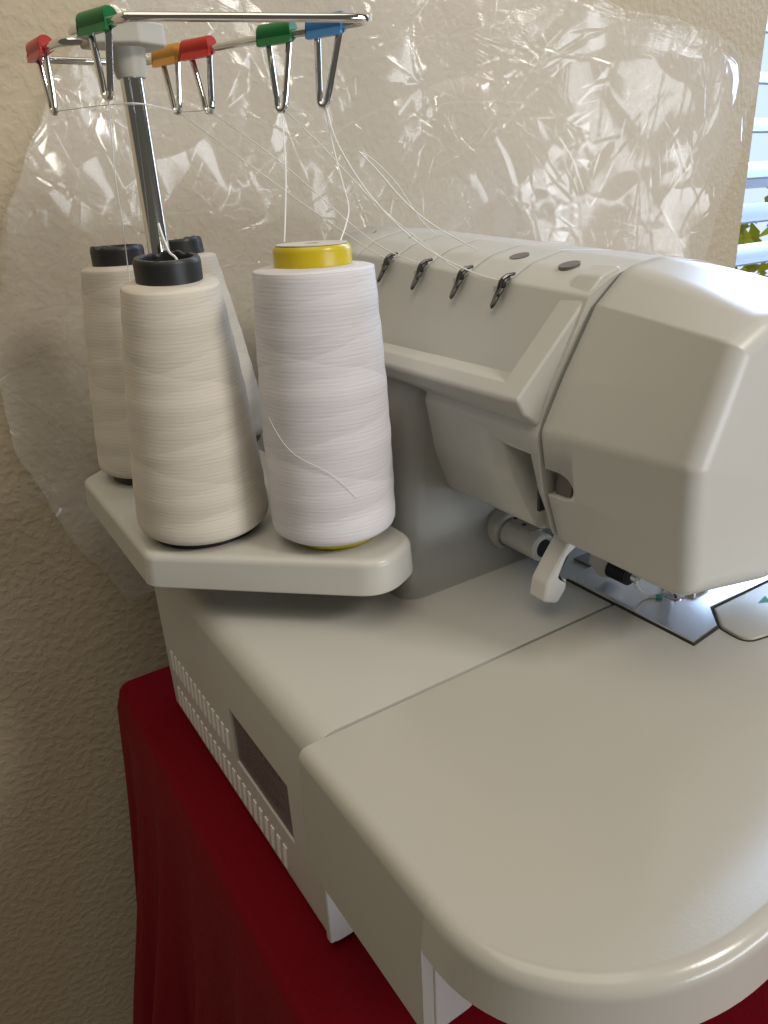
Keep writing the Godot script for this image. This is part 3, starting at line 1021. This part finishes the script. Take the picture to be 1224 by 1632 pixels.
# ------------------------------------------------------------------ thread cones
func cone(called: String, label: String, at: Vector3, r0: float, r1: float, h: float, rcap: float, hcap: float, rfoot: float, round: float, foot: float, core: Material, yarn: Material, group: String, ragged: bool) -> Node3D:
	var t := thing(called, label, "thread cone", P(at.x, at.y, at.z), group)
	var c := P(at.x, at.y, at.z)
	var prof := []
	var n := 40
	prof.append(Vector2(rfoot * 0.9, foot))
	for k in 5: prof.append(Vector2(lerpf(rfoot, r0 * 0.995, sin(PI / 2 * k / 4.0)), foot + 0.025 * (1.0 - cos(PI / 2 * k / 4.0))))
	for k in range(1, n):
		var f := float(k) / n
		prof.append(Vector2(lerpf(r0, r1, f) + 0.006 * sin(PI * f) + 0.0012 * sin(f * 47.0) * sin(f * 13.0), lerpf(foot + 0.025, h - hcap - round, f)))
	for k in 7: prof.append(Vector2(lerpf(r1, rcap * 0.85, 1.0 - cos(PI / 2 * k / 6.0)), h - hcap - round + (round - 0.002) * sin(PI / 2 * k / 6.0)))
	for k in prof.size(): prof[k] = prof[k] * S
	var b := Builder.new()
	b.closed = true
	b.lathe(c, prof, 72)
	part("thread_winding", b, yarn, t, 60.0)
	# core: cap with a hollow, foot ring below
	b = Builder.new()
	var cp := []
	var y0 := h - hcap - 0.01
	for q in [[rcap, y0], [rcap, h - 0.012], [rcap * 0.985, h - 0.005], [rcap * 0.94, h], [rcap * 0.80, h], [rcap * 0.76, h - 0.006], [rcap * 0.74, h - 0.05], [0.0, h - 0.05]]: cp.append(Vector2(q[0], q[1]) * S)
	b.lathe(c, cp, 64)
	if ragged:      # a chewed inner lip
		for k in b.v.size():
			var p := b.v[k] - c
			var r := Vector2(p.x, p.z).length() / S
			if p.y > (h - 0.009) * S and r < rcap * 0.97:
				var an := atan2(p.z, p.x)
				b.v[k].y += S * 0.005 * sin(an * 9.0) * sin(an * 4.0 + 1.0) * smoothstep(0.2, 0.9, sin(an - 3.6))
	b.closed = false
	for k in range(0, b.t.size(), 3):
		var s := b.t[k + 1]; b.t[k + 1] = b.t[k + 2]; b.t[k + 2] = s
	part("core_cap", b, core, t, 35.0)
	b = Builder.new()
	var fp := []
	for q in [[0.0, 0.0], [rfoot, 0.0], [rfoot + 0.006, 0.006], [rfoot + 0.006, foot - 0.006], [rfoot * 0.9, foot + 0.004], [0.0, foot + 0.004]]: fp.append(Vector2(q[0], q[1]) * S)
	b.lathe(c, fp, 64)
	part("core_foot", b, core, t, 35.0)
	return t

func helix(t: Node3D, r0: float, r1: float, y0: float, y1: float, a0: float, a1: float, m: Material) -> void:
	var b := Builder.new()
	var pts := []
	for k in 49:
		var f := k / 48.0
		var an := lerpf(a0, a1, f)
		var r := lerpf(r0, r1, f) * S
		pts.append(t.position + Vector3(cos(an) * r, lerpf(y0, y1, f + 0.08 * sin(f * TAU)) * S, sin(an) * r))
	b.tube(pts, 0.0001, 5)
	part("loose_strand", b, m, t)

func cones() -> void:
	var g := "cream thread cones with black cores on the spool tray"
	var a := cone("thread_cone", "cream thread cone with ragged black core, front left on the spool tray", Vector3(0.558, -0.80, -1.80), 0.170, 0.110, 0.690, 0.0745, 0.048, 0.13, 0.016, 0.026, M.black, M.thread_cream, g, true)
	var c := a.duplicate()
	a.basis = Basis(Vector3(0.78, 0, 0.62).normalized(), deg_to_rad(5.0)) * Basis(Vector3(0.45, 0, -0.9).normalized(), deg_to_rad(2.3))
	c.name = "thread_cone_001"
	add_child(c, true)
	c.position = P(0.590, -0.80, -2.33); c.rotation.y = 2.1
	c.set_meta("label", "cream thread cone at the far left, half hidden behind the front cream cone")
	c = a.duplicate()
	c.name = "thread_cone_002"
	add_child(c, true)
	c.position = P(0.865, -0.80, -2.45); c.rotation.y = 4.0
	c.set_meta("label", "cream thread cone hidden behind the chrome pole, only its black rim and shoulder showing")
	var w := cone("white_thread_cone", "bright white thread cone on a yellow plastic core at the right of the tray", Vector3(0.811, -0.80, -1.548), 0.156, 0.1355, 0.697, 0.087, 0.040, 0.105, 0.010, 0.020, M.yellow_core, M.thread_white, "", false)
	var b := Builder.new()
	var hh := 0.697 * S
	b.lathe(w.position, [Vector2(0.016 * S, hh + 0.0002), Vector2(0.079 * S, hh + 0.0002), Vector2(0.079 * S, hh + 0.0006), Vector2(0.016 * S, hh + 0.0006), Vector2(0.016 * S, hh + 0.0002)], 48)
	part("paper_disc", b, M.paper, w)
	helix(w, 0.1580, 0.1585, 0.34, 0.15, 3.0, 1.7, M.strand)

# ------------------------------------------------------------------ clear plastic dust cover
func cover() -> void:
	var xl := Curve.new(); var xr := Curve.new()
	for c in [xl, xr]:
		c.min_domain = -2.0; c.max_domain = 2.0; c.min_value = -1.0; c.max_value = 6.0
	for q in [[-1.5, 0.52], [-1.15, 0.36], [-0.8, 0.24], [-0.5, 0.24], [0.0, 0.38], [0.37, 0.60], [0.7, 0.95], [1.0, 1.2]]: xl.add_point(Vector2(q[0], q[1]), 0, 0, Curve.TANGENT_LINEAR, Curve.TANGENT_LINEAR)
	for q in [[-1.5, 2.75], [-0.5, 3.0], [-0.345, 3.02], [-0.16, 3.02], [-0.02, 3.08], [0.35, 3.22], [0.405, 3.20], [0.45, 3.0], [0.50, 2.78], [0.56, 2.52], [0.68, 2.2], [0.8, 2.05], [1.0, 1.95]]: xr.add_point(Vector2(q[0], q[1]), 0, 0, Curve.TANGENT_LINEAR, Curve.TANGENT_LINEAR)
	var soft := noise(FastNoiseLite.TYPE_SIMPLEX, 1.0, 33, 2)
	var fine := noise(FastNoiseLite.TYPE_SIMPLEX, 6.0, 34, 2)
	var t := thing("plastic_cover", "crumpled clear plastic dust cover bunched between the machine and the wall", "plastic cover", P(1.5, CLOTH, -2.65))
	var rng := RandomNumberGenerator.new(); rng.seed = 515
	var y0 := -1.45; var y1 := 0.98
	for layer in 2:
		var nx := 430 if layer == 0 else 240
		var ny := 360 if layer == 0 else 200
		var lift := PackedFloat32Array()
		lift.resize((nx + 1) * (ny + 1))
		# creases: crisp folds that wander across the film
		for c in (40 if layer == 0 else 22):
			var f := rng.randf()
			var y := rng.randf_range(-1.2, 0.9)
			var x := lerpf(xl.sample(y), xr.sample(y), f)
			var dir: float
			if f < 0.33: dir = PI / 2 + rng.randfn(0.0, 0.3)
			elif f < 0.75: dir = (-0.9 if rng.randf() < 0.6 else 0.35) + rng.randfn(0.0, 0.35)
			else: dir = PI / 2 + 0.12 + rng.randfn(0.0, 0.22)
			var length := rng.randf_range(0.10, 0.32) if rng.randf() < 0.6 else rng.randf_range(0.35, 1.0)
			var wide := rng.randf_range(0.012, 0.03)
			var high := wide * rng.randf_range(0.08, 0.32) * (1.0 if rng.randf() < 0.6 else -1.0)
			var here := {}
			var steps := int(length / 0.012)
			var turn := rng.randfn(0.0, 0.02)
			for k in steps:
				x += cos(dir) * 0.012; y += sin(dir) * 0.012
				dir += turn + rng.randfn(0.0, 0.05)
				if rng.randf() < 0.03: dir += rng.randfn(0.0, 0.5)
				var fade := sin(PI * (k + 0.5) / steps) * high
				var l := xl.sample(y); var r := xr.sample(y)
				var ci := (x - l) / (r - l) * nx
				var cj := (y - y0) / (y1 - y0) * ny
				var ri := int(ceil(wide * 2.2 / (r - l) * nx)); var rj := int(ceil(wide * 2.2 / (y1 - y0) * ny))
				for jj in range(maxi(0, int(cj) - rj), mini(ny, int(cj) + rj) + 1):
					for ii in range(maxi(0, int(ci) - ri), mini(nx, int(ci) + ri) + 1):
						var dx := (ii - ci) / nx * (r - l); var dy := (jj - cj) / ny * (y1 - y0)
						var q := fade * exp(-sqrt(dx * dx + dy * dy + 0.000012) / wide * 1.6)
						var key := jj * (nx + 1) + ii
						if absf(q) > absf(here.get(key, 0.0)): here[key] = q
			for key in here: lift[key] += here[key]
		var off := layer * 17.3
		var waves := []
		for k in 7:
			var an: float = [0.15, -0.3, 0.75, -0.8, 2.2, 1.5, 0.4][k] + rng.randfn(0.0, 0.1)
			var fr := rng.randf_range(0.7, 2.4)
			waves.append([cos(an) * fr, sin(an) * fr, rng.randf() * 9.0, rng.randf_range(0.014, 0.042) / fr])
		var v := PackedVector3Array(); var nn := PackedVector3Array(); var ids := PackedInt32Array()
		var uvs := PackedVector2Array()
		v.resize((nx + 1) * (ny + 1)); nn.resize(v.size()); uvs.resize(v.size())
		for j in ny + 1:
			var y := lerpf(y0, y1, float(j) / ny)
			var l := xl.sample(y); var r := xr.sample(y)
			for i in nx + 1:
				var f := float(i) / nx
				var x := lerpf(l, r, f)
				var z := lerpf(-2.75, -2.05, smoothstep(0.9, 3.3, x + 0.12 * y))
				if layer == 1: z -= 0.04 + 0.07 * f
				var d := 0.035 * soft.get_noise_2d(x + off, y * 0.7) * smoothstep(0.1, 0.5, f) + 0.004 * soft.get_noise_2d(x * 2.6 + off, y * 1.2 + 9.0) - 0.022 * absf(soft.get_noise_2d(x * 1.3 + y * 0.5 + off, y * 0.5 - x * 0.2 + 4.0))
				# flat facets between straight ridges
				var wx := x + 0.10 * soft.get_noise_2d(x * 0.9 + off, y * 0.9 + 20.0)
				var wy := y + 0.10 * soft.get_noise_2d(x * 0.9 + off + 31.0, y * 0.9)
				for w in waves:
					var q: float = wx * w[0] + wy * w[1] + w[2]
					q += 0.22 * sin(q * 2.1 + w[2])
					d += w[3] * (absf(q - floorf(q) - 0.5) * 2.0 - 0.5)
				d += lift[j * (nx + 1) + i]
				uvs[j * (nx + 1) + i] = Vector2((x + (0.7 if layer == 1 else 0.0)) / 3.4, (y + 1.5) / 2.6)
				var edge := 0.012 * (1.0 - smoothstep(0.0, 0.02, minf(f, 1.0 - f))) * fine.get_noise_2d(y * 0.6 + off, f * 3.0)
				v[j * (nx + 1) + i] = P(x + edge, y + 0.01 * fine.get_noise_2d(x * 0.5, 7.0), maxf(z + d, WALL + 0.015 + 0.01 * (1 - layer)))
		for j in ny:
			for i in nx:
				var a := j * (nx + 1) + i
				var c := a + nx + 1
				for q in [[a, c, a + 1], [a + 1, c, c + 1]]:
					var fnrm: Vector3 = -(v[q[1]] - v[q[0]]).cross(v[q[2]] - v[q[0]])
					for k in q:
						nn[k] += fnrm
						ids.append(k)
		for k in v.size():
			nn[k] = nn[k].normalized()
			v[k] -= t.position
		var arr := []
		arr.resize(Mesh.ARRAY_MAX)
		arr[Mesh.ARRAY_VERTEX] = v; arr[Mesh.ARRAY_NORMAL] = nn; arr[Mesh.ARRAY_INDEX] = ids; arr[Mesh.ARRAY_TEX_UV] = uvs
		var am := ArrayMesh.new()
		am.add_surface_from_arrays(Mesh.PRIMITIVE_TRIANGLES, arr)
		var o := MeshInstance3D.new()
		o.name = "film_layer" if layer == 0 else "film_layer_001"
		o.mesh = am; o.material_override = M.film
		t.add_child(o, true)

# ------------------------------------------------------------------ loose threads
func strand(label: String, pts: Array, r := 0.00028, tip := false) -> void:
	var b := Builder.new()
	var q := []
	for p in pts: q.append(P(p[0], p[1], p[2]))
	b.tube(spline(q, 9), r, 5)
	var o := part("thread", b, M.strand, self)
	tag(o, label, "thread", "loose white threads of the machine")
	if tip:
		b = Builder.new()
		var e: Vector3 = q[-1]
		b.tube([e, e + Vector3(0.0012, 0.0003, 0.0010), e + Vector3(0.0026, 0.0002, 0.0012)], r * 1.15, 6)
		part("teal_tip", b, M.teal, o)

func threads() -> void:
	strand("white thread sagging from the blue clip loop to the guide hook nearest the head", [[0.975, 0.192, -1.735], [0.985, 0.10, -1.70], [1.03, -0.02, -1.63], [1.10, -0.125, -1.54], [1.17, -0.185, -1.45], [1.212, -0.208, -1.385], [1.235, -0.205, -1.37], [1.25, -0.192, -1.36]], 0.00034)
	strand("white thread from the green clip loop beside the blue one to the second guide hook", [[0.914, 0.192, -1.84], [0.99, 0.11, -1.80], [1.08, -0.03, -1.70], [1.17, -0.15, -1.58], [1.215, -0.195, -1.535], [1.24, -0.19, -1.525]])
	strand("white thread from the rear red clip loop to the third guide hook", [[0.81, 0.207, -2.046], [0.95, 0.08, -1.95], [1.12, -0.12, -1.80], [1.215, -0.186, -1.705], [1.24, -0.18, -1.695]], 0.00026)
	strand("white thread from the yellow clip loop to the guide hook farthest from the head", [[0.767, 0.217, -2.161], [0.92, 0.07, -2.05], [1.12, -0.11, -1.92], [1.215, -0.18, -1.868], [1.24, -0.172, -1.86]], 0.00026)
	strand("thick white thread bundle curling down above the guide hooks behind the white cone", [[1.015, 0.085, -1.66], [1.045, 0.045, -1.635], [1.09, -0.015, -1.61], [1.14, -0.06, -1.60], [1.20, -0.10, -1.59], [1.32, -0.155, -1.60]], 0.00036)
	strand("slack white thread loop turning back above the thick thread bundle", [[1.015, 0.085, -1.66], [1.05, 0.065, -1.65], [1.10, 0.01, -1.63], [1.17, -0.07, -1.64], [1.24, -0.12, -1.66]], 0.0002)
	strand("white thread hanging from the blue clip loop to the yellow core of the white cone", [[0.975, 0.192, -1.738], [0.975, 0.10, -1.71], [0.965, 0.02, -1.66], [0.93, -0.04, -1.58], [0.86, -0.098, -1.505]], 0.0003)
	strand("white thread hanging from the green loop to the far side of the white cone", [[0.914, 0.192, -1.84], [0.885, 0.06, -1.79], [0.84, -0.03, -1.72], [0.80, -0.10, -1.66]], 0.0003)
	strand("thin white thread wound once round the chrome pole and out to the loops beside it", [[0.454, 0.213, -2.14], [0.52, 0.213, -2.03], [0.578, 0.212, -1.957], [0.606, 0.211, -1.951], [0.64, 0.211, -1.978], [0.72, 0.212, -2.08], [0.767, 0.215, -2.158], [0.81, 0.208, -2.046]], 0.00026)
	strand("thin white thread dropping from the front green loop past the far left cone", [[0.503, 0.211, -1.831], [0.507, 0.06, -1.90], [0.52, -0.05, -1.96], [0.53, -0.16, -2.02], [0.525, -0.30, -2.02]], 0.00026)
	strand("white thread tails standing in the ragged black core of the front cone", [[0.555, -0.045, -1.79], [0.553, -0.075, -1.765], [0.557, -0.105, -1.75], [0.565, -0.118, -1.735], [0.572, -0.155, -1.712], [0.574, -0.19, -1.70]], 0.0005)
	strand("short frayed thread end lying on the needle plate below the clamp screw", [[1.40, -0.935, -1.075], [1.405, -0.955, -1.068], [1.42, -0.975, -1.062], [1.435, -0.984, -1.052], [1.447, -0.9865, -1.042]], 0.0009, true)
